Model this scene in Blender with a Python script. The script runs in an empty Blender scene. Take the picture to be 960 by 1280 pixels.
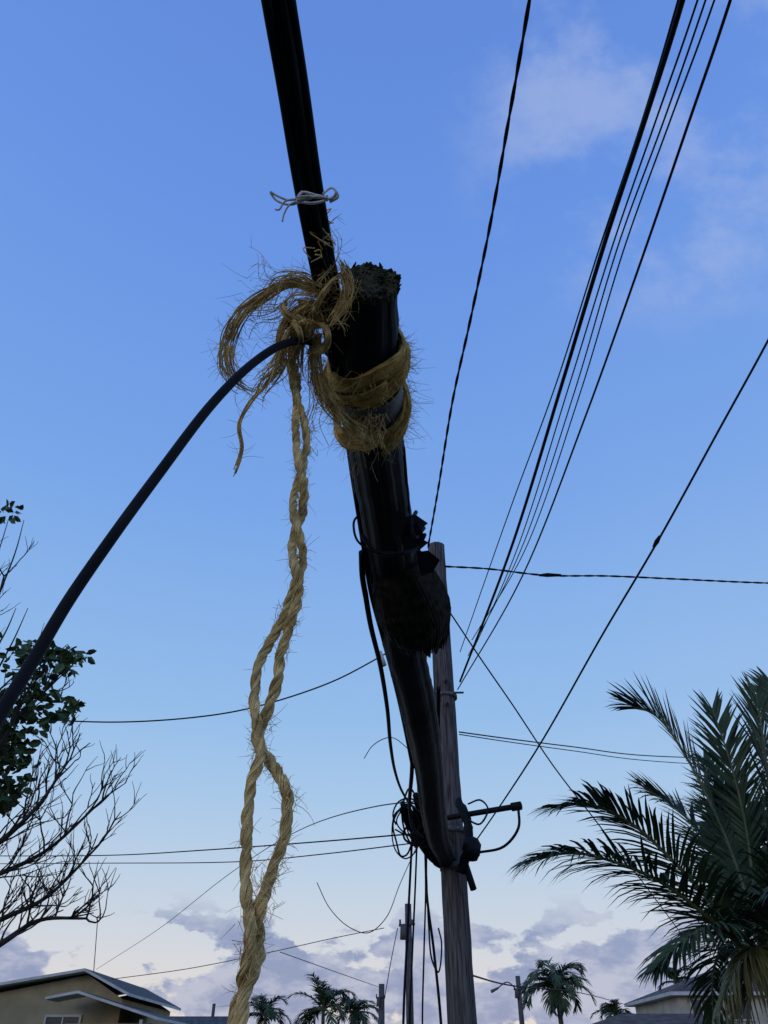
import bpy, math, random
from mathutils import Vector, Matrix, noise
random.seed(7)
R=random.random
def U(a,b): return a+(b-a)*R()
scene=bpy.context.scene
CAMH=1.6; PITCH=math.radians(37.0); F=924.0
cp,sp=math.cos(PITCH),math.sin(PITCH)
def sight(x,y):
    cx=(x-480)/F; cy=(640-y)/F
    return Vector((cx,cp-cy*sp,sp+cy*cp))
def P(x,y,t):            # surveyed bearing + range -> world position
    return Vector((0,0,CAMH))+sight(x,y)*t
def PY(x,y,Y):
    d=sight(x,y); return Vector((0,0,CAMH))+d*(Y/d.y)

# ---------------- mesh helpers
def catmull(pts,n=8):
    pts=[Vector(p) for p in pts]
    if len(pts)<3:
        return [pts[0].lerp(pts[-1],i/n) for i in range(n+1)]
    out=[]
    ext=[pts[0]*2-pts[1]]+pts+[pts[-1]*2-pts[-2]]
    for i in range(1,len(ext)-2):
        p0,p1,p2,p3=ext[i-1:i+3]
        t0=0; t1=max((p1-p0).length,1e-6)**.5; t2=t1+max((p2-p1).length,1e-6)**.5; t3=t2+max((p3-p2).length,1e-6)**.5
        for k in range(n):
            t=t1+(t2-t1)*k/n
            a1=p0*((t1-t)/(t1-t0))+p1*((t-t0)/(t1-t0)); a2=p1*((t2-t)/(t2-t1))+p2*((t-t1)/(t2-t1)); a3=p2*((t3-t)/(t3-t2))+p3*((t-t2)/(t3-t2))
            b1=a1*((t2-t)/(t2-t0))+a2*((t-t0)/(t2-t0)); b2=a2*((t3-t)/(t3-t1))+a3*((t-t1)/(t3-t1))
            out.append(b1*((t2-t)/(t2-t1))+b2*((t-t1)/(t2-t1)))
    out.append(pts[-1]); return out
def frames(pts):
    n=len(pts); T=[]
    for i in range(n):
        a=pts[max(i-1,0)]; b=pts[min(i+1,n-1)]
        d=(b-a); T.append(d.normalized() if d.length>1e-9 else Vector((0,0,1)))
    up=Vector((0,0,1)) if abs(T[0].z)<.9 else Vector((1,0,0))
    N=[(up-T[0]*up.dot(T[0])).normalized()]
    for i in range(1,n):
        v=N[-1]-T[i]*N[-1].dot(T[i])
        N.append(v.normalized() if v.length>1e-6 else N[-1])
    return T,N,[T[i].cross(N[i]) for i in range(n)]
class MB:
    def __init__(s): s.v=[]; s.f=[]; s.m=[]
    def tube(s,pts,rad,n=8,prof=None,cap=True,mi=0,jit=0):
        pts=[Vector(p) for p in pts]; k=len(pts)
        if not hasattr(rad,'__len__'): rad=[rad]*k
        if len(rad)!=k:
            rr=[]; L=len(rad)-1
            for i in range(k):
                u=i/(k-1)*L; j=min(int(u),L-1); rr.append(rad[j]+(rad[j+1]-rad[j])*(u-j))
            rad=rr
        T,N,B=frames(pts); b=len(s.v)
        for i in range(k):
            for j in range(n):
                a=2*math.pi*j/n; r=rad[i]*(prof(a,i/(k-1)) if prof else 1)
                if jit: r*=1+jit*noise.noise(pts[i]*18+Vector((math.cos(a),math.sin(a),0))*1.3)
                s.v.append(pts[i]+(N[i]*math.cos(a)+B[i]*math.sin(a))*r)
        for i in range(k-1):
            for j in range(n):
                j2=(j+1)%n
                s.f.append((b+i*n+j,b+i*n+j2,b+(i+1)*n+j2,b+(i+1)*n+j)); s.m.append(mi)
        if cap and n>2:
            s.f.append(tuple(b+j for j in range(n))[::-1]); s.m.append(mi)
            s.f.append(tuple(b+(k-1)*n+j for j in range(n))); s.m.append(mi)
    def poly(s,vs,mi=0):
        b=len(s.v); s.v+= [Vector(v) for v in vs]; s.f.append(tuple(range(b,b+len(vs)))); s.m.append(mi)
    def box(s,c,d,mi=0,rot=0):
        c=Vector(c); x,y,z=[q/2 for q in d]; b=len(s.v)
        M=Matrix.Rotation(rot,3,'Z')
        for sx,sy,sz in [(-1,-1,-1),(1,-1,-1),(1,1,-1),(-1,1,-1),(-1,-1,1),(1,-1,1),(1,1,1),(-1,1,1)]:
            s.v.append(c+M@Vector((sx*x,sy*y,sz*z)))
        for f in [(0,3,2,1),(4,5,6,7),(0,1,5,4),(1,2,6,5),(2,3,7,6),(3,0,4,7)]:
            s.f.append(tuple(b+i for i in f)); s.m.append(mi)
    def obj(s,name,mats,parent=None,smooth=True):
        me=bpy.data.meshes.new(name); me.from_pydata([tuple(v) for v in s.v],[],s.f)
        for m in (mats if isinstance(mats,list) else [mats]): me.materials.append(m)
        me.polygons.foreach_set('material_index',s.m)
        me.polygons.foreach_set('use_smooth',[smooth]*len(s.f)); me.update()
        o=bpy.data.objects.new(name,me); scene.collection.objects.link(o)
        if parent: o.parent=parent
        return o
def empty(name):
    o=bpy.data.objects.new(name,None); scene.collection.objects.link(o); return o

# ---------------- materials
def mat(name,c1,c2,scale=5,rough=.8,bump=0,stretch=(1,1,1),spec=.5,detail=5,lo=.35,hi=.65,bdist=.01):
    m=bpy.data.materials.new(name); m.use_nodes=True; nt=m.node_tree; n=nt.nodes; l=nt.links
    bs=n['Principled BSDF']; bs.inputs['Roughness'].default_value=rough
    bs.inputs['Specular IOR Level'].default_value=spec
    tc=n.new('ShaderNodeTexCoord'); mp=n.new('ShaderNodeMapping'); mp.inputs['Scale'].default_value=stretch
    nz=n.new('ShaderNodeTexNoise'); nz.inputs['Scale'].default_value=scale; nz.inputs['Detail'].default_value=detail
    rp=n.new('ShaderNodeValToRGB'); e=rp.color_ramp.elements
    e[0].position=lo; e[0].color=(*c1,1); e[1].position=hi; e[1].color=(*c2,1)
    l.new(tc.outputs['Object'],mp.inputs[0]); l.new(mp.outputs[0],nz.inputs['Vector'])
    l.new(nz.outputs['Fac'],rp.inputs[0]); l.new(rp.outputs[0],bs.inputs['Base Color'])
    if bump:
        b=n.new('ShaderNodeBump'); b.inputs['Strength'].default_value=bump; b.inputs['Distance'].default_value=bdist
        l.new(nz.outputs['Fac'],b.inputs['Height']); l.new(b.outputs[0],bs.inputs['Normal'])
    return m
M_black=mat('black_plastic',(.005,.006,.009),(.010,.012,.018),12,.62,.08,spec=.12)
M_wire=mat('wire_rubber',(.006,.007,.010),(.012,.013,.018),20,.65,spec=.10)
M_drop=mat('cable_rubber',(.005,.006,.010),(.010,.012,.020),20,.8,spec=.05)
M_end=mat('rotted_end',(.010,.012,.008),(.10,.098,.068),38,.95,1.0,spec=.1)
M_rope=mat('rope_fibre',(.33,.22,.08),(.84,.63,.31),38,.9,.5,spec=.08)
M_band=mat('rope_band',(.30,.175,.045),(.74,.49,.18),26,.9,.5,spec=.08)
M_hair=mat('rope_hair',(.42,.28,.10),(.80,.60,.30),30,.9,spec=.08)
M_string=mat('white_string',(.5,.47,.5),(.75,.72,.74),60,.8,spec=.2)
M_wood=mat('weathered_wood',(.040,.034,.035),(.15,.135,.14),14,.9,.9,stretch=(4,4,.25),spec=.12)
M_metal=mat('galvanised_steel',(.06,.06,.065),(.14,.14,.15),30,.6,.2,spec=.3)
M_grey=mat('grey_plastic',(.035,.033,.042),(.07,.065,.08),20,.6)
M_palm=mat('palm_leaf',(.020,.042,.022),(.065,.10,.050),1.6,.55,spec=.2)
M_palmdry=mat('palm_leaf_dry',(.09,.10,.04),(.20,.19,.08),2,.6,spec=.2)
M_rach=mat('palm_rachis',(.06,.08,.03),(.13,.14,.06),3,.6)
M_bark=mat('bark',(.02,.017,.014),(.06,.05,.042),12,.95,.5,spec=.1)
M_palmbark=mat('palm_bark',(.05,.045,.04),(.14,.12,.10),10,.95,.6,stretch=(1,1,4),spec=.1)
M_leaf=mat('tree_leaf',(.022,.048,.018),(.08,.13,.05),3,.55,spec=.2)
M_yel=mat('tan_paint',(.27,.225,.14),(.36,.30,.19),1.5,.85)
M_white=mat('white_paint',(.42,.42,.42),(.58,.57,.56),2,.8)
M_cream=mat('cream_paint',(.36,.32,.27),(.50,.46,.39),1.2,.85)
M_roof=mat('roof_sheet',(.05,.05,.055),(.11,.105,.11),2,.8,.3,stretch=(6,.5,1),spec=.15)
M_roof2=mat('rust_roof',(.08,.05,.045),(.15,.11,.095),2,.85,.3,spec=.15)
M_glass=mat('window_glass',(.02,.025,.03),(.05,.06,.07),2,.15)
M_ground=mat('ground_grass',(.035,.05,.02),(.11,.10,.06),.8,.95,.5,spec=.1)
M_road=mat('asphalt',(.035,.035,.037),(.07,.07,.07),30,.9,.3)
M_conc=mat('concrete',(.22,.21,.2),(.34,.33,.31),4,.9,.3)

# ---------------- world
w=bpy.data.worlds.new('World'); scene.world=w; w.use_nodes=True
nt=w.node_tree; N=nt.nodes; L=nt.links; N.clear()
def nd(t,**k):
    o=N.new(t)
    for a,b in k.items(): setattr(o,a,b)
    return o
def lin(c): return tuple(((x/255)/12.92 if x/255<=.04045 else ((x/255+.055)/1.055)**2.4) for x in c)
out=nd('ShaderNodeOutputWorld'); bg=nd('ShaderNodeBackground'); bg.inputs[1].default_value=.1
sky=nd('ShaderNodeTexSky',sky_type='NISHITA'); sky.sun_disc=False
sky.sun_elevation=math.radians(6); sky.sun_rotation=math.radians(215); sky.air_density=1.2; sky.dust_density=1.0
tc=nd('ShaderNodeTexCoord'); nm=nd('ShaderNodeVectorMath',operation='NORMALIZE'); sx=nd('ShaderNodeSeparateXYZ')
L.new(tc.outputs['Generated'],nm.inputs[0]); L.new(nm.outputs[0],sx.inputs[0])
rp=nd('ShaderNodeValToRGB'); cr=rp.color_ramp
stops=[(0.0,(236,222,212)),(.05,(230,220,214)),(.10,(216,218,224)),(.183,(192,211,232)),(.27,(170,202,236)),(.363,(150,191,237)),(.60,(122,168,235)),(.84,(105,150,230)),(.97,(97,139,220))]
cr.elements[0].position=0; cr.elements[0].color=(*lin(stops[0][1]),1)
cr.elements[1].position=.97; cr.elements[1].color=(*lin(stops[-1][1]),1)
for p,c in stops[1:-1]:
    e=cr.elements.new(p); e.color=(*lin(c),1)
L.new(sx.outputs['Z'],rp.inputs[0])
def math_(op,a,b=None,clamp=False):
    m=nd('ShaderNodeMath',operation=op); m.use_clamp=clamp
    for i,q in enumerate((a,b)):
        if q is None: continue
        if isinstance(q,(int,float)): m.inputs[i].default_value=q
        else: L.new(q,m.inputs[i])
    return m.outputs[0]
def maprange(v,a,b,c=0,d=1):
    m=nd('ShaderNodeMapRange',interpolation_type='SMOOTHSTEP'); L.new(v,m.inputs[0])
    for i,q in enumerate((a,b,c,d)): m.inputs[i+1].default_value=q
    return m.outputs[0]
def mix(f,a,b):
    m=nd('ShaderNodeMix',data_type='RGBA')
    if isinstance(f,(int,float)): m.inputs[0].default_value=f
    else: L.new(f,m.inputs[0])
    for i,q in ((6,a),(7,b)):
        if isinstance(q,tuple): m.inputs[i].default_value=(*q,1)
        else: L.new(q,m.inputs[i])
    return m.outputs[2]
def noise_(scale,stretch,detail=7,rough=.55,loc=(0,0,0)):
    mp=nd('ShaderNodeMapping'); mp.inputs['Scale'].default_value=stretch; mp.inputs['Location'].default_value=loc
    L.new(nm.outputs[0],mp.inputs[0]); z=nd('ShaderNodeTexNoise'); z.inputs['Scale'].default_value=scale
    z.inputs['Detail'].default_value=detail; z.inputs['Roughness'].default_value=rough
    L.new(mp.outputs[0],z.inputs['Vector']); return z.outputs['Fac']
col=rp.outputs[0]
# low cumulus bank near the horizon
n1=noise_(8.5,(1,1,2.0),8,.56,(3.1,.4,1.7))
hgt=math_('SUBTRACT',n1,maprange(sx.outputs['Z'],.06,.155,0,.15))
cm=math_('MULTIPLY',maprange(hgt,.395,.435),maprange(sx.outputs['Z'],.17,.12))
n2=noise_(17,(1,1,2.2),5,.6,(1,2,0))
ccol=mix(maprange(n2,.38,.62),lin((128,144,186)),lin((184,189,211)))
col=mix(math_('MULTIPLY',cm,.85),col,ccol)
# thin high wisps (towards the upper right)
dv=sight(860,110).normalized()
dt=nd('ShaderNodeVectorMath',operation='DOT_PRODUCT'); L.new(nm.outputs[0],dt.inputs[0]); dt.inputs[1].default_value=dv
n3=noise_(5.6,(1,1.4,1),8,.62,(.4,.2,.9))
wm=math_('MULTIPLY',maprange(dt.outputs['Value'],.955,.99),maprange(n3,.42,.68))
n4=noise_(1.3,(1,1,1),3,.5,(5,2,1))
wm2=math_('ADD',math_('MULTIPLY',wm,.52),math_('MULTIPLY',maprange(n4,.45,.75),.08))
col=mix(wm2,col,lin((178,194,232)))
sc=nd('ShaderNodeVectorMath',operation='SCALE'); L.new(col,sc.inputs[0]); sc.inputs['Scale'].default_value=10
fin=mix(.04,sc.outputs[0],sky.outputs[0])
L.new(fin,bg.inputs[0]); L.new(bg.outputs[0],out.inputs[0])
# sun
sl=bpy.data.lights.new('sun','SUN'); sl.energy=.3; sl.angle=math.radians(14); sl.color=(1,.90,.80)
so=bpy.data.objects.new('sun',sl); scene.collection.objects.link(so)
az=math.radians(215); el=math.radians(14)
sd=Vector((math.sin(az)*math.cos(el),math.cos(az)*math.cos(el),math.sin(el)))
so.rotation_euler=(sd).to_track_quat('Z','Y').to_euler(); so.location=(0,-5,12)
scene.view_settings.view_transform='Standard'; scene.view_settings.look='None'; scene.view_settings.exposure=0
# camera
cd=bpy.data.cameras.new('camera'); cd.sensor_fit='VERTICAL'; cd.sensor_height=36; cd.sensor_width=27; cd.lens=36*F/1280
cd.clip_start=.02; cd.clip_end=5000
co=bpy.data.objects.new('camera',cd); scene.collection.objects.link(co)
co.location=(0,0,CAMH); co.rotation_euler=(math.radians(90)+PITCH,0,0); scene.camera=co

# ---------------- ground + road
g=MB(); g.poly([(-2500,-2500,0),(2500,-2500,0),(2500,2500,0),(-2500,2500,0)]); g.obj('ground',M_ground,smooth=False)
g=MB(); g.poly([(1.5,-60,.004),(4.5,-60,.004),(4.5,200,.004),(1.5,200,.004)]); g.obj('road',M_road,smooth=False)
g=MB(); g.box((1.43,70,.06),(.14,260,.12)); g.box((4.57,70,.06),(.14,260,.12)); g.obj('kerb',M_conc,smooth=False)

# ---------------- utility pole
pole=empty('utility_pole')
m=MB(); X0,Y0=.765,8.75; ptop=7.58
pp=[Vector((X0-.02*(z/7.6),Y0,z)) for z in [i*ptop/40 for i in range(41)]]
m.tube(pp,[.152,.118],36,prof=lambda a,u:1+.02*math.sin(5*a+3*u)+.012*math.sin(13*a)-(.05 if abs(math.sin(1.5*a+.4))<.06 else 0),jit=.06)
m.obj('shaft',M_wood,pole)
m=MB()
def ring(m,z,r=.15,th=.02):
    m.tube([Vector((X0,Y0,z-th)),Vector((X0,Y0,z+th))],r,24)
ring(m,3.35,.158,.03); ring(m,3.72,.156,.025); ring(m,5.3,.147,.02)
m.tube([(X0-.25,Y0-.1,5.32),(X0+.22,Y0-.1,5.32)],.014,8)
m.tube([(X0-.2,Y0-.14,5.5),(X0-.2,Y0-.14,5.2)],.02,8)
for z in (5.15,5.45,6.2): m.tube([(X0,Y0-.24,z),(X0,Y0+.2,z)],.012,8); m.tube([(X0,Y0-.2,z),(X0,Y0-.16,z)],.03,6)
m.obj('straps_and_bolts',M_metal,pole)
m=MB()
a=PY(560,1022,8.45); b=PY(651,1007,8.0)
m.tube([a,a.lerp(b,.5),b],.03,10); m.tube([b-(b-a).normalized()*.1,b],.045,10)
m.tube(catmull([PY(648,1010,8.0),PY(648,1035,8.0),PY(630,1058,8.1),PY(596,1066,8.3)],6),.014,6)
m.tube(catmull([PY(583,1046,8.3),PY(590,1060,8.25),PY(592,1076,8.25)],5),[.03,.1,.09,.04],12,jit=.3)
m.tube([PY(580,1075,8.4),PY(592,1112,8.35)],.035,8)
m.tube(catmull([PY(572,1000,8.4),PY(585,1030,8.3),PY(585,1060,8.3),PY(575,1090,8.4)],6),.05,10,jit=.4)
m.tube(catmull([PY(585,1005,8.3),PY(600,1000,8.2),PY(610,1012,8.1),PY(600,1030,8.1),PY(585,1025,8.2)],6),.010,6)
m.obj('terminal_arm',M_black,pole)

# ---------------- thick cable bundle
bundle=empty('cable_bundle')
ax=[(463,354,1.40,.104),(459,400,1.465,.126),(456,440,1.52,.138),(462,500,1.66,.140),(470,560,1.85,.142),(482,640,2.15,.150),(489,690,2.36,.158),(497,730,2.52,.165)]
axp=[P(a,b,t) for a,b,t,_ in ax]; axr=[q[3]/2 for q in ax]
def ridg(k,amp): return lambda a,u: 1-amp+amp*abs(math.cos(k*a/2))+.012*math.sin(31*a+4*u)
m=MB(); A=catmull(axp,10); m.tube(A,axr,96,prof=ridg(9,.07),jit=.05)
m.obj('sheath_near',M_black,bundle)
m=MB(); ax2=[(492,700,2.42,.14),(504,800,2.85,.158),(518,860,3.25,.164),(527,905,3.65,.168),(536,960,4.45,.172),(541,1010,5.45,.19),(548,1048,6.7,.20),(556,1068,7.9,.22),(562,1085,8.35,.2)]
B2=catmull([P(a,b,t) for a,b,t,_ in ax2],10); m.tube(B2,[q[3]/2 for q in ax2],96,prof=ridg(7,.09),jit=.06)
m.obj('sheath_far',M_black,bundle)
# torn open end
m=MB()
e0=A[0]; ed=(A[0]-A[3]).normalized(); fr=frames(A); n0,b0=fr[1][0],fr[2][0]
for k in range(1100):
    a=U(0,2*math.pi); r=.051*math.sqrt(R()); c=e0+(n0*math.cos(a)+b0*math.sin(a))*r
    h_=.008+.014*noise.noise(c*40)+.10*(max(0,r*math.cos(a))**1.0); l=max(.002,h_*U(.6,1.2)); d=(ed+Vector((U(-.8,.8),U(-.8,.8),U(-.8,.8)))).normalized()
    m.tube([c-ed*.01,c+d*l*.6,c+d*l],[.005*U(.6,1.4),.004,.0025],5)
for k in range(22):
    a=U(0,2*math.pi); c=e0+(n0*math.cos(a)+b0*math.sin(a))*.050; d=(ed+Vector((U(-.9,.9),U(-.9,.9),U(-.5,.9)))).normalized()
    m.tube([c,c+d*.010,c+d*U(.012,.022)+Vector((0,0,-.003))],[.004,.003,.001],4)
m.obj('torn_end',M_end,bundle)
# frayed bell
m=MB()
c0=P(496,700,2.40); c1=P(529,798,2.60)
dd=(c1-c0).normalized(); u=dd.cross(Vector((0,0,1))).normalized(); v=dd.cross(u)
for k in range(620):
    a=U(0,2*math.pi); q=R()**.3
    p0=c0+(u*math.cos(a)+v*math.sin(a))*.080
    L_=U(.88,1.03); p1=c0.lerp(c1,.6)+(u*math.cos(a)+v*math.sin(a))*.124*(.84+.16*q)
    p2=c0.lerp(c1,L_)+(u*math.cos(a+.25)+v*math.sin(a+.25))*.092*q
    m.tube(catmull([p0,p1,p2],4),[.005,.006,.002],4)
m.tube(catmull([c0,c0.lerp(c1,.3),c0.lerp(c1,.6),c0.lerp(c1,.85),c0.lerp(c1,.98)],4),[.080,.104,.121,.106,.06],32,jit=.2)
M_fray=mat('frayed_sheath',(.005,.006,.006),(.036,.031,.026),40,.85,spec=.1)
m.obj('frayed_end',M_fray,bundle)
# torn flaps
m=MB()
def flap(x,y,t,dx,dy,s=16):
    c=[(x,y),(x+dx*.5,y+dy*.2-4),(x+dx,y+dy),(x+dx*.7,y+dy+s*.5),(x+dx*.2,y+s)]
    m.poly([P(a,b,t+U(-.01,.02)) for a,b in c])
flap(505,646,2.02,30,8); flap(510,655,2.0,22,16,22); flap(500,672,2.1,36,6,18); flap(498,650,2.1,20,20,30); flap(520,690,2.2,30,10,30); flap(488,640,2.0,20,12,36)
m.tube(catmull([P(452,668,2.05),P(470,690,2.04),P(500,692,2.04),P(522,684,2.1),P(531,668,2.15)],6),.006,6)
m.tube(catmull([P(520,640,2.1),P(514,655,2.0),P(518,672,1.98),P(530,660,2.05)],6),.006,6)
m.tube(catmull([P(452,640,2.15),P(442,655,2.06),P(447,676,2.04),P(468,690,2.03),P(492,690,2.05)],8),.0035,6)
m.obj('torn_flaps',M_black,bundle)
# four parallel cables coming overhead and running along the bundle's left side
m=MB()
line=[(300,-420,1.0),(322,-170,1.0),(348,0,1.06),(366,110,1.14),(384,225,1.25),(399,310,1.35),(412,375,1.42),(424,440,1.47),(440,520,1.68),(450,600,1.97),(461,680,2.28),(470,740,2.5),(485,800,2.8),(500,860,3.2),(510,910,3.7),(519,960,4.4)]
lp=catmull([P(*q) for q in line],8); T_,N_,B_=frames(lp)
back=[Vector((-.4,-9,4.6)),Vector((-.38,-5,3.7)),Vector((-.33,-2,3.05))]
for k in range(4):
    off=(k-1.5)*.0120
    pth=[]
    for i,p in enumerate(lp):
        side=T_[i].cross((p-Vector((0,0,CAMH))).normalized()).normalized()
        pth.append(p+side*off+Vector((0,0,1))*(.004*(k%2)+.0015*math.sin(i*.35+k*2)))
    bk=[b_+Vector((off,0,0)) for b_ in back]
    pth=catmull(bk+[pth[0]],6)[:-1]+pth
    m.tube(pth,.0068,10)
m.obj('overhead_cables',M_wire,bundle)
# side cables along bundle
m=MB()
m.tube(catmull([P(456,738,2.43),P(463,780,2.6),P(475,830,2.9),P(484,885,3.4),P(488,930,4.0),P(494,965,4.8),P(503,990,5.6),P(518,1010,6.8),P(550,1030,8.3)],8),.0095,8)
m.tube(catmull([P(452,690,2.3),P(453,720,2.38),P(457,745,2.45)],6),.0095,8)
m.tube(catmull([P(504,560,1.83),P(511,640,2.1),P(514,660,2.2)],8),.006,6)
m.tube(catmull([P(548,860,4.0),P(548,920,4.4),P(551,980,5.2),P(556,1020,6.7),P(562,1050,8.2)],8),.012,6)
m.tube(catmull([P(516,900,3.8),P(515,960,4.4),P(512,1010,5.4),P(520,1040,6.7),P(550,1060,8.2)],8),.014,6)
for k in range(11):
    cx,cy_=U(505,538),U(1000,1050); pts=[]
    t=U(6.5,8.0); rx,ry=U(8,20),U(12,38); ph=U(0,6)
    for i in range(9):
        a=ph+i*.75; pts.append(P(cx+rx*math.cos(a)+U(-3,3),cy_+ry*math.sin(a)+U(-3,3),t+i*.03))
    m.tube(catmull(pts,5),U(.006,.012),5)
for k in range(8):
    x0=U(500,530); m.tube(catmull([P(x0,U(990,1015),7),P(x0+10,1035,7.4),P(545,U(1060,1080),8.0),P(562,U(1070,1095),8.35)],6),U(.012,.03),6)
m.obj('slack_cables',M_wire,bundle)

# ---------------- drop cable bending to the lower left
m=MB()
m.tube(catmull([P(420,452,1.52),P(405,436,1.47),P(388,427,1.42),P(355,430,1.33),P(315,455,1.24),P(265,505,1.14),P(200,590,1.03),P(140,672,.95),P(85,752,.88),P(40,828,.82),P(0,893,.77),P(-60,1000,.70),Vector((-.62,.62,1.2)),Vector((-.75,.7,.5)),Vector((-.8,.9,.02))],10),.0074,14)
m.obj('drop_cable',M_wire)

# ---------------- yellow rope
rope=empty('yellow_rope')
mr=MB(); mh=MB(); mb=MB()
def hair(p,d,l,r=.0005,curl=.6):
    pts=[p]; d=d.normalized(); v=Vector((U(-1,1),U(-1,1),U(-1,1)))
    for i in range(4):
        d=(d+v*curl*.3+Vector((0,0,-.06))).normalized(); pts.append(pts[-1]+d*l/4)
    mh.tube(pts,[r,r*.5],3,cap=False)
def strand(pts,rad=.0085,pitch=.07,nh=7,ph=0,hl=(.005,.024),fil=9):
    T,Nn,Bb=frames(pts); S=[0]
    for i in range(1,len(pts)): S.append(S[-1]+(pts[i]-pts[i-1]).length)
    for k in range(3):
        fo=[(U(0,6.28),math.sqrt(R())) for _ in range(fil)]
        core=[]
        for i,p in enumerate(pts):
            loose=1+.35*noise.noise(p*9+Vector((k*3,ph,0)))
            a=ph+2*math.pi*(S[i]/pitch+k/3)+1.2*noise.noise(p*7+Vector((0,k,ph)))
            core.append(p+(Nn[i]*math.cos(a)+Bb[i]*math.sin(a))*rad*.50*loose)
        mr.tube(core,rad*.44,7,jit=.4)
        for (fa,fr_) in fo:
            q=[]
            for i,c in enumerate(core):
                a=fa+S[i]*2*math.pi/(pitch*1.6); o=rad*.46*(.75+.35*fr_)*(1+.3*noise.noise(c*30+Vector((fa,0,0))))
                q.append(c+(Nn[i]*math.cos(a)+Bb[i]*math.sin(a))*o)
            mr.tube(q,rad*.14,4)
    for i in range(len(pts)):
        dens=max(0.04,.25+1.1*noise.noise(pts[i]*12+Vector((ph*5,0,0))))
        for _ in range(nh):
            if R()<dens:
                dn=(Nn[i]*U(-1,1)+Bb[i]*U(-1,1)).normalized()
                d=(dn*.45+T[i]*U(-1.6,1.6)+Vector((U(-.4,.4),U(-.4,.4),U(-.4,.4))))
                hair(pts[i]+dn*rad*.9,d,U(*hl)*(1.8 if R()<.05 else 1),.0004)
def px(path,Y=1.0,n=12): return catmull([PY(a,b,Y+(c[0] if c else 0)) for a,b,*c in path],n)
Apx=[(372,425),(363,455,-.01),(369,490,-.012),(381,530,0),(382,570,.012),(370,610,.01),(367,640,-.01),(375,672,-.012),(379,700,.005),(366,738,.012),(352,778),(326,825,-.008),(318,870,-.01),(323,915,-.012),(324,945,-.01),(313,985),(308,1050),(308,1120),(314,1170,-.012),(306,1215,-.01),(297,1255,.01),(288,1295,.01)]
Bpx=[(358,425,.01),(369,460,.012),(372,495,.012),(370,530,-.012),(372,570,-.012),(380,610,-.01),(378,640,.01),(367,672,.012),(368,705,-.012),(374,738,-.012),(364,775,-.01),(352,815),(345,858),(332,895,.01),(322,925,.012),(338,952,.01),(358,990),(358,1030),(344,1080),(326,1130),(322,1165,.012),(322,1200,.01),(306,1240,-.012),(298,1295,-.012)]
pa=px(Apx); pb=px(Bpx)
tail=lambda p,dx:[p+Vector((dx*i*.1,.0,-.07*i)) for i in range(1,6)]
pa+=tail(pa[-1],-.02); pb+=tail(pb[-1],.03)
strand(pa,.0076); strand(pb,.0078,ph=1)
for p in (pa[-1],pb[-1]):
    for _ in range(60): hair(p,Vector((U(-.5,.5),U(-.5,.5),-1)),U(.04,.1),.0007)
for x,y in [(350,770),(362,1000),(335,1120),(320,1110),(385,545),(372,690),(330,905),(300,1160)]:
    c=PY(x,y,.99)
    for _ in range(16): hair(c+Vector((U(-.01,.01),0,U(-.02,.02))),Vector((U(-.3,1),U(-1,.3),U(-.8,.8))),U(.01,.04),.0005)
# wraps around bundle : loose flat bands of parallel fibres
T_A,N_A,B_A=frames(A)
def bandwrap(i0,i1,turns,width,nf,R_,tilt=.02,ph=0,loose=.008,rr=(.0018,.0036),hp=.18):
    for f_ in range(nf):
        ln=U(-1,1); sd_=U(0,50); rj=U(0,.006); q=[]; n=int(turns*36); r=U(*rr); e=U(.85,1.0)
        for k in range(int(n*e)+1):
            u_=k/n; fi=i0+(i1-i0)*u_; i=min(max(int(fi),0),len(A)-2); f=fi-i
            c=A[i].lerp(A[i+1],f); a=ph+turns*2*math.pi*u_
            dn=N_A[i]*math.cos(a)+B_A[i]*math.sin(a)
            wd=width*(.85+.35*noise.noise(Vector((a*.8,R_*100,ph))))
            br=.0710+R_+rj+loose*noise.noise(Vector((a*1.1,ln*1.2,ph+3)))+.003*noise.noise(Vector((a*3,sd_,0)))
            lane=ln*wd+.008*noise.noise(Vector((a*1.3,sd_,ph)))
            q.append(c+dn*br+T_A[i]*(lane-tilt*dn.x*1.0))
        mb.tube(q,r,6,jit=.3)
        for p in q:
            if R()<hp: hair(p,Vector((U(-1,1),U(-1,1),U(-1,.6))),U(.012,.045),.00045)
bandwrap(20,23,1.3,.024,86,.004,.018,.5)
bandwrap(23,24,1.15,.020,60,.013,.034,2.6)
bandwrap(31,35,1.3,.016,54,.006,.012,1.2)
bandwrap(28,35,1.2,.013,40,.014,.020,4.0,loose=.014)
for k in range(200):
    i=int(U(18,38)); a=U(0,2*math.pi); dn=N_A[i]*math.cos(a)+B_A[i]*math.sin(a)
    hair(A[i]+dn*.088,dn*.8+T_A[i]*U(-1,1)+Vector((U(-.3,.3),U(-.4,.2),-.5)),U(.02,.085),.0005,.9)
for k in range(160):
    x=U(430,482); y=U(515,545); c=P(x,y,1.55)
    hair(c,Vector((U(-.5,.5),U(-.3,.3),-1)),U(.02,.05),.0009,.8)
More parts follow.
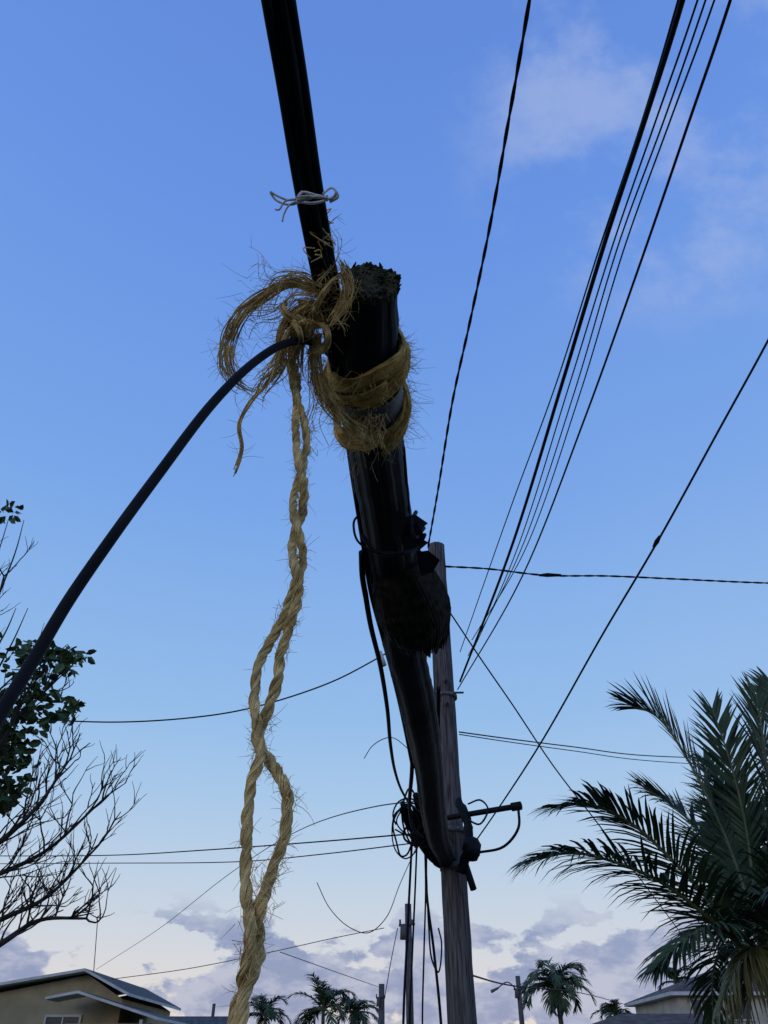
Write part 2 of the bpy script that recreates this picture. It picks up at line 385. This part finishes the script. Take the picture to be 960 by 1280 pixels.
# bunches of loose fibre
def spray(path,t,n,j,r=(.0010,.0022),hn=.25):
    for k in range(n):
        oj=Vector((U(-j,j),U(-j,j),U(-j,j))); e=U(.65,1.0)
        pts=[P(x,y,t)+oj*(.35+1.1*i/len(path))+Vector((U(-1,1),U(-1,1),U(-1,1)))*j*.45 for i,(x,y) in enumerate(path)]
        c=catmull(pts,6); c=c[:max(4,int(len(c)*e))]
        mr.tube(c,[U(*r),U(*r)*.5],5,jit=.3)
        for p in c:
            if R()<hn: hair(p,Vector((U(-1,1),U(-1,1),U(-1,.7))),U(.01,.05),.00045,.9)
kc=P(385,402,1.42)
for k in range(16):
    r=U(.018,.038); ax_=Vector((U(-1,1),U(-1,1),U(-.6,.6))).normalized(); u_=ax_.orthogonal().normalized(); v_=ax_.cross(u_)
    c=kc+Vector((U(-.022,.018),U(-.02,.02),U(-.055,.035))); p0=U(0,6); q0=[c+(u_*math.cos(p0+i*.3)+v_*math.sin(p0+i*.3)*.75)*r for i in range(int(U(8,16)))]
    for f_ in range(10):
        o=Vector((U(-1,1),U(-1,1),U(-1,1)))*.0045
        mr.tube([p+o+Vector((noise.noise(p*30+o*900),noise.noise(p*30-o*900),noise.noise(p*25+o*500)))*.004 for p in q0],U(.0012,.0030),5,jit=.4)
    for p in q0[::2]: hair(p,Vector((U(-1,1),U(-1,1),U(-1,1))),U(.02,.06),.0005,.9)
spray([(392,385),(374,402),(366,435),(368,470)],1.42,26,.009)
spray([(402,400),(382,415),(372,445),(372,475)],1.42,20,.009)
spray([(395,362),(362,355),(335,368),(305,392),(286,425),(284,458),(300,482),(328,495)],1.40,36,.013,(.0008,.0022))
spray([(390,380),(365,395),(350,425),(352,455),(330,480),(318,498)],1.40,34,.013,(.0008,.0022))
spray([(385,400),(362,412),(345,450),(332,470),(322,492)],1.38,16,.012,(.0008,.0020))
spray([(400,360),(375,345),(352,350),(338,375),(330,400)],1.39,14,.014,(.0006,.0014))
spray([(400,372),(370,372),(345,392),(310,398),(296,425)],1.39,12,.014,(.0006,.0014))
spray([(335,478),(312,505),(299,530),(303,560),(297,582),(290,600)],1.40,14,.0045,(.0012,.0022),hn=.12)
spray([(395,372),(365,352),(330,345),(324,318),(305,304)],1.40,4,.009,(.0005,.0008))
spray([(402,352),(372,338),(345,338),(322,300)],1.40,4,.011,(.0005,.0008))
spray([(400,350),(416,330),(420,300),(410,280),(432,262)],1.38,7,.010,(.0006,.0012))
spray([(400,420),(388,455),(396,500),(388,540),(405,572)],1.42,10,.016,(.0006,.0012))
spray([(394,420),(394,455),(402,490),(420,515)],1.44,34,.015,(.0009,.0024))
spray([(400,470),(412,500),(432,528),(462,552)],1.50,26,.014,(.0009,.0022))
spray([(425,330),(436,350),(430,385),(418,405),(436,370),(442,350)],1.34,12,.012,(.0007,.0013))
spray([(395,385),(410,360),(428,345),(436,372),(424,398)],1.34,14,.011,(.0008,.0016))
for k in range(240):
    c=P(U(300,420),U(345,470),1.40); hair(c,Vector((U(-1,1),U(-1,1),U(-1,1))),U(.02,.07),.00045,1.1) if R()<.6 else None
for k in range(14):
    c=P(398+U(-5,8),U(265,330),1.33); mr.tube(catmull([c,c+Vector((U(-.02,.02),-.01,U(-.02,.02))),c+Vector((U(-.03,.03),0,U(-.05,.03)))],4),.0012,5)
spray([(505,480),(515,500),(540,502),(566,496)],1.6,2,.004,(.0005,.0007),hn=0)
spray([(505,460),(520,455),(535,440)],1.55,3,.006,(.0005,.0007),hn=.1)
mr.obj('strands',M_rope,rope); mb.obj('wraps',M_band,rope); mh.obj('fibres',M_hair,rope)
m=MB(); m.tube(A[26:32],.0745,40,cap=False,jit=.05); m.obj('grey_sleeve',M_grey,bundle)

# ---------------- white string tied on cables
m=MB()
def st(path,t,r=.0020): m.tube(catmull([P(x,y,t+U(-.004,.004)) for x,y in path],6),r,6,jit=.3)
st([(372,246),(378,240),(396,244),(414,248),(420,240),(414,235),(404,242)],1.20)
st([(374,252),(390,254),(408,250),(420,244)],1.20)
st([(420,240),(422,246),(412,252)],1.20,.003)
st([(376,248),(360,250),(345,244),(338,240),(345,250),(362,256),(380,250)],1.20)
st([(376,250),(362,256),(355,268),(353,277)],1.20,.0016)
st([(372,248),(356,252),(349,262),(344,262)],1.20,.0016)
for t0 in (-3,0,3): st([(371,250+t0),(385,247+t0*.6),(400,246-t0*.4),(410,248+t0)],1.19,.0020)
m.obj('white_string',M_string)

# ---------------- wires
def wire(name,pts,r,twist=False,n=14,seg=6,pitch=.35,amp=None):
    m=MB(); c=catmull(pts,n)
    if not twist: m.tube(c,r,seg)
    else:
        tot=sum((c[i+1]-c[i]).length for i in range(len(c)-1)); k=int(tot/(pitch/7)); seglen=tot/k
        d=[0]
        for j in range(len(c)-1): d.append(d[-1]+(c[j+1]-c[j]).length)
        j=0; out_=[]
        for s in range(k+1):
            t=s*seglen
            while j<len(d)-2 and d[j+1]<t: j+=1
            out_.append(c[j].lerp(c[j+1],(t-d[j])/max(1e-9,d[j+1]-d[j])))
        T,Nn,Bb=frames(out_); a0=amp or r
        for h in (0,1):
            m.tube([p+(Nn[i]*math.cos(i*2*math.pi/7+h*math.pi)+Bb[i]*math.sin(i*2*math.pi/7+h*math.pi))*a0 for i,p in enumerate(out_)],r,5)
    m.obj(name,M_wire)
def Z(x,y,z):
    d=sight(x,y); return Vector((0,0,CAMH))+d*((z-CAMH)/d.z)
def oh(name,px_,r,z0,z1,**k):
    n=len(px_)-1; pts=[Z(x,y,z0+(z1-z0)*i/n) for i,(x,y) in enumerate(px_)]
    d=(pts[-1]-pts[-3]); d.z=0; d.normalize(); e=pts[-1]
    pts+=[e+d*1.5+Vector((0,0,.02)),e+d*4+Vector((0,0,.1)),e+d*10+Vector((0,0,.5))]; wire(name,pts,r,**k)
oh('power_line',[(575,852),(640,682),(703,478),(757,300),(806,150),(853,0)],.0125,5.45,5.05)
oh('power_line',[(580,838),(645,690),(712,480),(768,300),(820,150),(872,0)],.0048,5.5,5.25,)
oh('power_line',[(585,820),(650,690),(718,490),(775,300),(830,150),(882,0)],.0048,5.65,5.4)
oh('power_line',[(590,800),(655,690),(724,495),(782,305),(838,150),(893,0)],.0048,5.7,5.4)
oh('power_line',[(572,862),(652,722),(732,520),(800,330),(862,150),(913,0)],.0070,5.38,5.1)
oh('power_line',[(575,815),(640,630),(695,480),(751,305),(803,150),(850,-8)],.0050,5.6,5.2)
oh('power_line',[(535,684),(548,610),(566,500),(588,400),(613,280),(636,150),(662,0)],.0095,7.2,6.9,twist=True,pitch=.50,amp=.006)
wire('service_wire',[PY(590,1058,8.6),PY(626,1006,7.4),PY(680,922,6.0),PY(755,790,4.8),PY(823,675,4.0),PY(900,535,3.4),PY(962,422,3.0),PY(1050,250,2.5),Vector((3.2,-1.0,5.1)),Vector((5.5,-6,5.3))],.0072)
m=MB(); c=PY(821,677,4.0); d=(PY(823,673,4.0)-PY(800,712,4.3)).normalized(); m.tube([c-d*.05,c,c+d*.05],[.010,.016,.010],8); m.obj('wire_splice',M_wire)
wire('service_wire',[PY(562,765,8.85),PY(600,822,9.3),PY(640,880,9.9),PY(690,955,10.9),PY(740,1020,12.3),PY(790,1085,14.5),PY(850,1165,20),PY(900,1232,38)],.010)
wire('service_wire',[PY(556,708,8.7),PY(610,711,8.9),PY(680,719,9.1),PY(760,720,9.4),PY(850,724,9.6),PY(965,729,10.0),PY(1300,735,11)],.0095,twist=True,pitch=.45,amp=.007)
m=MB(); c=PY(684,719,9.1); m.tube([c-Vector((.12,0,0)),c,c+Vector((.2,.0,0))],[.015,.03,.02],8,jit=.4); m.obj('wire_splice',M_wire)
wire('service_wire',[PY(574,915,8.8),PY(640,924,9.8),PY(720,934,11),PY(800,944,12.5),PY(1000,950,16)],.0085)
wire('service_wire',[PY(574,918,8.8),PY(640,928,9.8),PY(720,939,11),PY(800,950,12.5),PY(1000,962,16)],.0065)
wire('service_wire',[PY(545,780,8.7),PY(468,825,8.8),PY(420,850,9.0),PY(360,872,9.3),PY(300,888,9.6),PY(240,897,10),PY(170,902,10.4),PY(105,902,10.8),PY(-80,890,12)],.0105)
m=MB(); m.tube([PY(474,815,8.7),PY(480,832,8.7)],.035,8); m.obj('wire_insulator',M_white)
wire('service_wire',[PY(545,1040,8.7),PY(495,1044,9.5),PY(400,1052,11),PY(250,1063,13),PY(140,1069,15),PY(-60,1070,18)],.009)
wire('service_wire',[PY(545,1050,8.7),PY(500,1056,9.5),PY(400,1068,11),PY(300,1077,12.5),PY(120,1079,15),PY(-60,1080,18)],.0072)
wire('service_wire',[PY(540,1000,8.7),PY(470,1008,10),PY(380,1035,13),PY(290,1090,18),PY(200,1160,25),PY(120,1212,33)],.0075)
wire('service_wire',[PY(480,1160,26),PY(420,1172,26.5),PY(330,1192,27),PY(240,1210,28),PY(140,1224,30)],.011)
wire('service_wire',[PY(396,1103,7.8),PY(412,1135,7.9),PY(435,1158,8),PY(460,1166,8.1),PY(482,1148,8.2),PY(500,1105,8.4),PY(520,1060,8.6)],.0042)
wire('service_wire',[PY(455,948,7.2),PY(466,932,7.3),PY(490,922,7.6),PY(515,940,8),PY(545,960,8.6)],.0045)
for x0,x1,x2,r,y1 in [(516,512,504,.014,8.9),(522,519,512,.011,8.9),(530,532,528,.009,8.8),(534,533,552,.014,8.8)]:
    wire('hanging_wire',[PY(x0,1030,8.6),PY(x1,1110,y1),PY((x1+x2)/2,1190,y1),PY(x2,1290,y1),Vector((PY(x2,1290,y1).x,y1,.3))],r)
wire('hanging_wire',[PY(533,1090,8.8),PY(536,1160,8.75),PY(540,1200,8.7),PY(548,1215,8.65),PY(552,1180,8.6),PY(548,1160,8.62)],.009)
wire('service_wire',[PY(575,1215,8.8),PY(640,1232,14),PY(720,1240,22),PY(790,1258,40)],.010)
wire('service_wire',[PY(497,1160,26),PY(489,1200,26),PY(482,1240,26),PY(478,1262,26)],.012)
wire('service_wire',[PY(350,1190,26),PY(420,1215,30),PY(477,1235,45)],.011)

# ---------------- distant utility poles
def dpole(x,ytop,Y,r):
    e=empty('utility_pole'); m=MB(); p=PY(x,ytop,Y)
    m.tube([Vector((p.x,Y,0)),Vector((p.x,Y,p.z/2)),p],[r*1.2,r],12,jit=.05); m.obj('shaft',M_wood,e)
    m=MB()
    m.tube([(p.x-.3,Y-.18,p.z-.62),(p.x+.2,Y-.18,p.z-.58)],.035,6); m.tube([(p.x-.16,Y-.2,p.z-.62),(p.x-.16,Y-.2,p.z-1.0)],[.09,.11],8)
    for dx in(-.26,.12): m.tube([(p.x+dx,Y-.2,p.z-.6),(p.x+dx,Y-.2,p.z-.46)],.03,8)
    m.obj('crossarm',M_wood,e); return p
dpole(510,1130,26,.10); dpole(477,1230,46,.15); p=dpole(647,1220,46,.12)
m=MB(); m.tube(catmull([p+Vector((0,-.2,-.8)),p+Vector((-.6,-.3,-.3)),p+Vector((-1.2,-.3,-.6))],6),.03,8); m.tube([p+Vector((-1.1,-.3,-.55)),p+Vector((-1.5,-.3,-.72))],[.05,.08],8); m.obj('street_lamp',M_metal)

# ---------------- palms
def frond(ml,mr_,pts,leaf=.55,nl=55,w=.03,mi=0,droop=.5,seg=4,a0=56,a1=28):
    c=catmull(pts,10); n=len(c); T,Nn,Bb=frames(c)
    mr_.tube(c,[w*.9,w*.25],6)
    for k in range(nl):
        u=.10+.90*(k+U(-.3,.3))/nl; u=min(max(u,0),.995); f=u*(n-1); i=int(f); p=c[i].lerp(c[min(i+1,n-1)],f-i); t=T[i]
        s=t.cross(Vector((0,0,1))); s=s.normalized() if s.length>.05 else Vector((1,0,0))
        upv=s.cross(t).normalized()
        l=leaf*(.50+.5*math.sin(math.pi*min(1,u*.80+.15)))*(1 if u<.9 else .8)*U(.8,1.12)
        for sg in (-1,1):
            if R()<.05: continue
            ang=math.radians(a0-(a0-a1)*u+U(-8,8))
            d=(s*sg*math.sin(ang)+t*math.cos(ang)+upv*U(-.05,.3)).normalized()
            q=[p]; dd_=d.copy(); dr=droop*U(.5,1.6)
            for j in range(seg):
                dd_=(dd_+Vector((0,0,-dr*(.30+.3*j)))*.55).normalized(); q.append(q[-1]+dd_*l/seg)
            wd=(t-d*t.dot(d)); wd=wd.normalized()*w*.5
            b=len(ml.v)
            for j,qq in enumerate(q):
                ww=wd*[.5,1,.95,.65,.05][j] if seg==4 else wd*(1-.9*j/seg)
                ml.v+= [qq-ww,qq+ww]
            for j in range(seg):
                ml.f.append((b+2*j,b+2*j+1,b+2*j+3,b+2*j+2)); ml.m.append(mi)
def genfrond(c,az,el0,Lg,drop):
    pts=[c]; el=el0; n=6
    for i in range(n):
        d=Vector((math.sin(az)*math.cos(el),math.cos(az)*math.cos(el),math.sin(el))); pts.append(pts[-1]+d*Lg/n); el-=drop/n*(.5+i*.25)
    return pts
palm=empty('coconut_palm'); ml=MB(); mk=MB()
C=PY(955,1195,11.3)
vis=[
 ([(945,1185,0),(905,1145,-.2),(850,1085,-.5),(790,1030,-.7),(740,1006,-.9),(690,1010,-1.1)],.90,.50),
 ([(940,1195,0),(890,1150,-.4),(830,1105,-.7),(770,1078,-1.0),(712,1066,-1.2),(665,1076,-1.3)],.95,.75),
 ([(948,1175,0),(930,1110,.1),(900,1030,.2),(860,950,.3),(820,895,.4),(784,880,.5)],.95,.35),
 ([(952,1175,0),(943,1110,.1),(930,1020,.2),(912,950,.2),(890,885,.3)],.9,.3),
 ([(958,1175,0),(962,1100,0),(962,1000,-.1),(955,930,-.2),(945,868,-.3)],.95,.3),
 ([(960,1175,0),(975,1080,.2),(985,980,.3),(975,900,.3),(962,850,.4)],.95,.3),
 ([(950,1180,.1),(925,1120,.6),(890,1060,1.0),(845,1010,1.3),(805,985,1.5)],.85,.5),
 ([(950,1190,.1),(920,1165,-.4),(885,1160,-.8),(850,1180,-1.0),(820,1210,-1.1)],.7,.8),
 ([(955,1185,.2),(940,1090,1),(905,1000,1.5),(880,950,1.7)],.8,.5),
 ([(952,1185,.2),(940,1110,.5),(925,1050,.6),(905,985,.7)],.9,.5),
]
for pth,lf,dr in vis:
    frond(ml,mk,[PY(x,y,11.3+dy) for x,y,dy in pth],lf,92,.042,0,dr*.55,a0=62,a1=24)
for k in range(17):
    azf=math.radians(-5+k*200/17+U(-8,8)); frond(ml,mk,genfrond(C+Vector((.1,.1,0)),azf,U(.3,1.35),U(2.8,3.6),U(1.2,2.2)),.9,64,.040,0,.35)
for x,y,dy in [(915,1285,-.6),(935,1290,-.5),(900,1260,-.7)]:
    frond(ml,mk,[C,PY(945,1185,10.9),PY((x+945)/2,1205,10.8),PY(x,y,10.8),PY(x-5,y+60,10.9)],.6,54,.036,1,1.0)
ml.obj('fronds',[M_palm,M_palmdry],palm); mk.obj('rachises',M_rach,palm)
m=MB()
tp=catmull([(C.x+.5,C.y+.2,0),(C.x+.4,C.y+.15,1.0),(C.x+.1,C.y,2.2),C+Vector((0,0,.1))],12)
m.tube(tp,[.24,.17,.16,.2],16,prof=lambda a,u:1+.05*math.sin(u*140),jit=.1); m.obj('trunk',M_palmbark,palm)
def smallpalm(x,y,Y,rad,name='coconut_palm',n=17):
    e=empty(name); a=MB(); b=MB(); c=PY(x,y,Y)
    for k in range(n):
        frond(a,b,genfrond(c,k*2*math.pi/n+U(-.2,.2),U(-.2,1.3),rad*U(.85,1.25),U(1.4,2.6)),rad*.34,30,.09,0,.45)
    a.obj('fronds',M_palm,e); b.obj('rachises',M_rach,e)
    m=MB(); m.tube(catmull([(c.x+.3,Y,0),(c.x+.1,Y,c.z*.5),c],8),[.2,.14],8); m.obj('trunk',M_palmbark,e)
smallpalm(695,1234,58,2.7,n=24); smallpalm(404,1262,75,3.2); smallpalm(443,1266,80,2.6); smallpalm(332,1270,82,2.7); smallpalm(772,1270,80,2.2); smallpalm(845,1228,70,1.8,n=12)

# ---------------- leafless tree on left
tree=empty('bare_branched_tree'); mt=MB(); mlf=MB()
def leafq(p,s):
    d=Vector((U(-1,1),U(-1,1),U(-.9,.5))).normalized(); n_=Vector((U(-1,1),U(-1,1),U(-1,1))); wv=d.cross(n_).normalized()*s*.28; up_=d.cross(wv).normalized()*s*.12
    mlf.poly([p,p+d*s*.35+wv+up_,p+d*s*.75+wv*.8+up_,p+d*s,]); mlf.poly([p,p+d*s,p+d*s*.75-wv*.8+up_,p+d*s*.35-wv+up_])
def grow(p,d,l,r,dep):
    pts=[p]
    for i in range(4):
        d=(d+Vector((U(-.28,.28),U(-.28,.28),U(-.12,.24)))).normalized(); pts.append(pts[-1]+d*l/4)
    mt.tube(pts,[r,r*.5],5,cap=False)
    if dep>0:
        for k in range(random.choice((2,2,3))):
            q=pts[random.choice((2,3,4))]; dv_=(d+Vector((U(-.8,.8),U(-.8,.8),U(-.35,.7)))).normalized()
            grow(q,dv_,l*U(.6,.85),r*.66,dep-1)
base=Vector((-5.3,7.2,0))
mt.tube(catmull([base,base+Vector((.1,0,1)),base+Vector((.0,0,2.0))],6),[.17,.13],12,jit=.15)
b0_=base+Vector((0,0,2.0))
limbs=[[(-60,1180),(0,1150),(60,1120),(122,1058)],[(-70,1220),(0,1180),(50,1150),(108,1148)],[(-80,1100),(-10,1060),(45,1010),(80,960)],
 [(-110,1060),(-50,990),(0,930),(30,870)],[(-120,1000),(-70,900),(-20,810),(5,720)],[(-90,1130),(-20,1100),(55,1065),(128,1000)],[(-100,1020),(-40,960),(20,900),(60,860)]]
for lb in limbs:
    Yl=7.2+U(-.7,.5); pts=[b0_]+[PY(x,y,Yl+U(-.15,.15)) for x,y in lb]
    c=catmull(pts,6); mt.tube(c,[.055,.024,.009],7,jit=.1)
    n=len(c)
    for i in range(int(n*.4),n,2):
        t_=(c[min(i+1,n-1)]-c[i-1]).normalized()
        for _ in range(2):
            grow(c[i],(t_+Vector((U(-.7,.7),U(-.7,.7),U(-.3,.9)))).normalized(),U(.22,.38),.0092,2)
for k in range(8):
    a=math.radians(150+k*28); d=Vector((math.cos(a)*.8,math.sin(a)*.8,U(.5,1))).normalized()
    grow(b0_,d,1.1,.05,4)
for x,y,rx,ry,n in [(52,828,46,26,140),(45,812,24,14,40),(20,890,36,40,170),(12,940,26,24,80),(-20,950,60,60,200),(78,880,24,20,46),(8,990,26,20,40),(12,640,18,8,20),(-60,800,60,60,160),(97,822,14,10,16)]:
    for _ in range(n):
        a=U(0,6.28); q=math.sqrt(R()); c=PY(x+rx*q*math.cos(a),y+ry*q*math.sin(a),7.2+U(-.3,.3)); leafq(c,U(.08,.16))
for x,y,tx,ty in [(-20,880,40,825),(0,920,60,870),(20,860,85,805),(-30,760,12,645),(0,740,30,650),(-10,820,20,760),(-10,850,35,760),(20,900,100,822)]:
    mt.tube(catmull([PY(x,y,7.2),PY((x+tx)/2+4,(y+ty)/2-4,7.15),PY(tx,ty,7.2)],5),[.012,.004],5)
mt.obj('branches',M_bark,tree); mlf.obj('leaves',M_leaf,tree,smooth=False)

# ---------------- houses
def win(m,x,y,z,w,h):
    m.box((x,y-.01,z),(w,.04,h),2)
    for sgn in (-1,1): m.box((x+sgn*(w/2+.04),y-.03,z),(.08,.08,h+.16),1)
    m.box((x,y-.032,z+h/2+.04),(w-.01,.08,.078),1); m.box((x,y-.04,z-h/2-.04),(w+.3,.12,.078),1)
    m.box((x,y-.033,z),(.05,.05,h-.01),1)
    for k in range(1,7): m.box((x,y-.045,z-h/2+k*h/7),(w-.06,.02,.02),2)
h=empty('tan_house'); m=MB()
XL,XR,XA=-17.2,-10.15,-12.1; YF,YB=35.6,44.0; zA=4.86
m.box((( XL+XR)/2+.05,(YF+YB)/2,1.93),(XR-XL-.9,YB-YF,3.86),0)
xl,xr=XL+.5,XR-.4
m.poly([(xl,YF-.003,3.86),(xr,YF-.003,3.86),(XA,YF-.003,4.68)],0); m.poly([(xr,YB,3.86),(xl,YB,3.86),(XA,YB,4.68)],0)
win(m,-12.75,YF-.01,2.75,1.3,1.0); win(m,-15.9,YF-.01,2.4,1.1,1.1); win(m,-14.2,YF-.01,1.0,.9,1.9)
m.obj('walls',[M_yel,M_white,M_glass],h,smooth=False)
m=MB()
def slab(a,b,y0,y1,th,mi):
    m.poly([(a[0],y0,a[1]),(b[0],y0,b[1]),(b[0],y1,b[1]),(a[0],y1,a[1])],mi)
    m.poly([(a[0],y0,a[1]-th),(a[0],y1,a[1]-th),(b[0],y1,b[1]-th),(b[0],y0,b[1]-th)],1)
    m.poly([(a[0],y0,a[1]-th),(b[0],y0,b[1]-th),(b[0],y0,b[1]),(a[0],y0,a[1])],1)
    m.poly([(a[0],y1,a[1]-th),(a[0],y1,a[1]),(b[0],y1,b[1]),(b[0],y1,b[1]-th)],1)
    for q in (a,b): m.poly([(q[0],y0,q[1]-th),(q[0],y0,q[1]),(q[0],y1,q[1]),(q[0],y1,q[1]-th)],1)
slab((XL,4.1),(XA,zA),35,44.5,.10,0); slab((XA,zA),(XR,4.02),35,44.5,.10,0)
slab((-12.9,3.80),(-11.7,4.0),33.6,34.98,.09,0); slab((-11.7,4.0),(-8.5,3.16),33.6,40,.09,0)
m.obj('roof',[M_roof,M_white],h,smooth=False)
m=MB(); m.box((-10.6,36.8,1.5),(3.3,4.6,3.0),0); win(m,-10.6,34.49,1.9,1.2,1.0); m.box((-9.2,34.0,1.5),(.12,.12,3.2),1); m.obj('side_wing',[M_yel,M_white,M_glass],h,smooth=False)
m=MB(); a=PY(120,1212,36); b=PY(122,1150,36); m.tube([a-Vector((0,0,.6)),b],.018,6)
m.obj('mast',M_metal,h)
h=empty('grey_roofed_house'); m=MB()
c=PY(235,1272,52); m.box((c.x,56,1.6),(7,6,3.2),0); win(m,c.x+1,52.99,2.2,1.2,1.1)
m.obj('walls',[M_cream,M_white,M_glass],h,smooth=False); m=MB()
zt=c.z
m.poly([(c.x-4,52,zt-1.0),(c.x+4,52,zt-1.0),(c.x+2,56,zt+.25),(c.x-2,56,zt+.25)]); m.poly([(c.x+4,60,zt-1.0),(c.x-4,60,zt-1.0),(c.x-2,56,zt+.25),(c.x+2,56,zt+.25)])
m.poly([(c.x-4,60,zt-1.0),(c.x-4,52,zt-1.0),(c.x-2,56,zt+.25)]); m.poly([(c.x+4,52,zt-1.0),(c.x+4,60,zt-1.0),(c.x+2,56,zt+.25)])
m.tube([(c.x+.7,55.8,zt+.1),(c.x+.7,55.8,zt+.9)],.10,8)
m.obj('roof',M_roof,h,smooth=False)

h=empty('cream_house'); m=MB(); yf=45
xl=PY(850,1260,yf).x; xr=xl+10; zt=4.75
m.box(((xl+xr)/2,yf+4,zt/2),(xr-xl,8,zt),0)
for k in range(5): win(m,xl+1.1+k*1.9,yf-.01,4.0,1.0,.8)
for k in range(4): win(m,xl+1.5+k*2.2,yf-.01,1.6,1.1,1.1)
m.box(((xl+xr)/2,yf-.05,2.7),(xr-xl+.1,.1,.2),1)
m.obj('walls',[M_cream,M_white,M_glass],h,smooth=False)
m=MB(); o=.5
e=[(xl-o,yf-o,zt),(xr+o,yf-o,zt),(xr+o,yf+8+o,zt),(xl-o,yf+8+o,zt)]; r1=(xl+3.6,yf+4,zt+1.35); r2=(xr-3.6,yf+4,zt+1.35)
m.poly([e[0],e[1],r2,r1]); m.poly([e[1],e[2],r2]); m.poly([e[2],e[3],r1,r2]); m.poly([e[3],e[0],r1])
m.box(((xl+xr)/2,yf+4,zt-.09),(xr-xl+2*o,8+2*o,.16),1)
m.obj('roof',[M_roof2,M_white],h,smooth=False)
h=empty('brown_roofed_house'); m=MB(); c=PY(812,1262,40)
m.box((c.x+1,43,1.5),(6,5,3.0),0); win(m,c.x,40.49,2,1.2,1.1); m.obj('walls',[M_cream,M_white,M_glass],h,smooth=False); m=MB()
z0=3.1
m.poly([(c.x-2.6,40,z0),(c.x+4.4,40,z0),(c.x+3,43,c.z),(c.x-.5,43,c.z)]); m.poly([(c.x+4.4,46,z0),(c.x-2.6,46,z0),(c.x-.5,43,c.z),(c.x+3,43,c.z)])
m.poly([(c.x-2.6,46,z0),(c.x-2.6,40,z0),(c.x-.5,43,c.z)]); m.poly([(c.x+4.4,40,z0),(c.x+4.4,46,z0),(c.x+3,43,c.z)])
m.obj('roof',M_roof2,h,smooth=False)
# distant tree line
m=MB()
for k in range(5000):
    x=U(-90,90); y=U(88,100); hh=3.2+1.6*noise.noise(Vector((x*.12,3,0)))+.8*noise.noise(Vector((x*.5,7,0)))
    p=Vector((x,y,hh*math.sqrt(R()))); s=U(.4,.9); d=Vector((U(-1,1),U(-1,1),U(-1,1))).normalized(); e_=d.orthogonal().normalized()
    m.poly([p,p+d*s*.5+e_*s*.3,p+d*s,p+d*s*.5-e_*s*.3])
m.obj('tree_line',M_leaf,smooth=False)
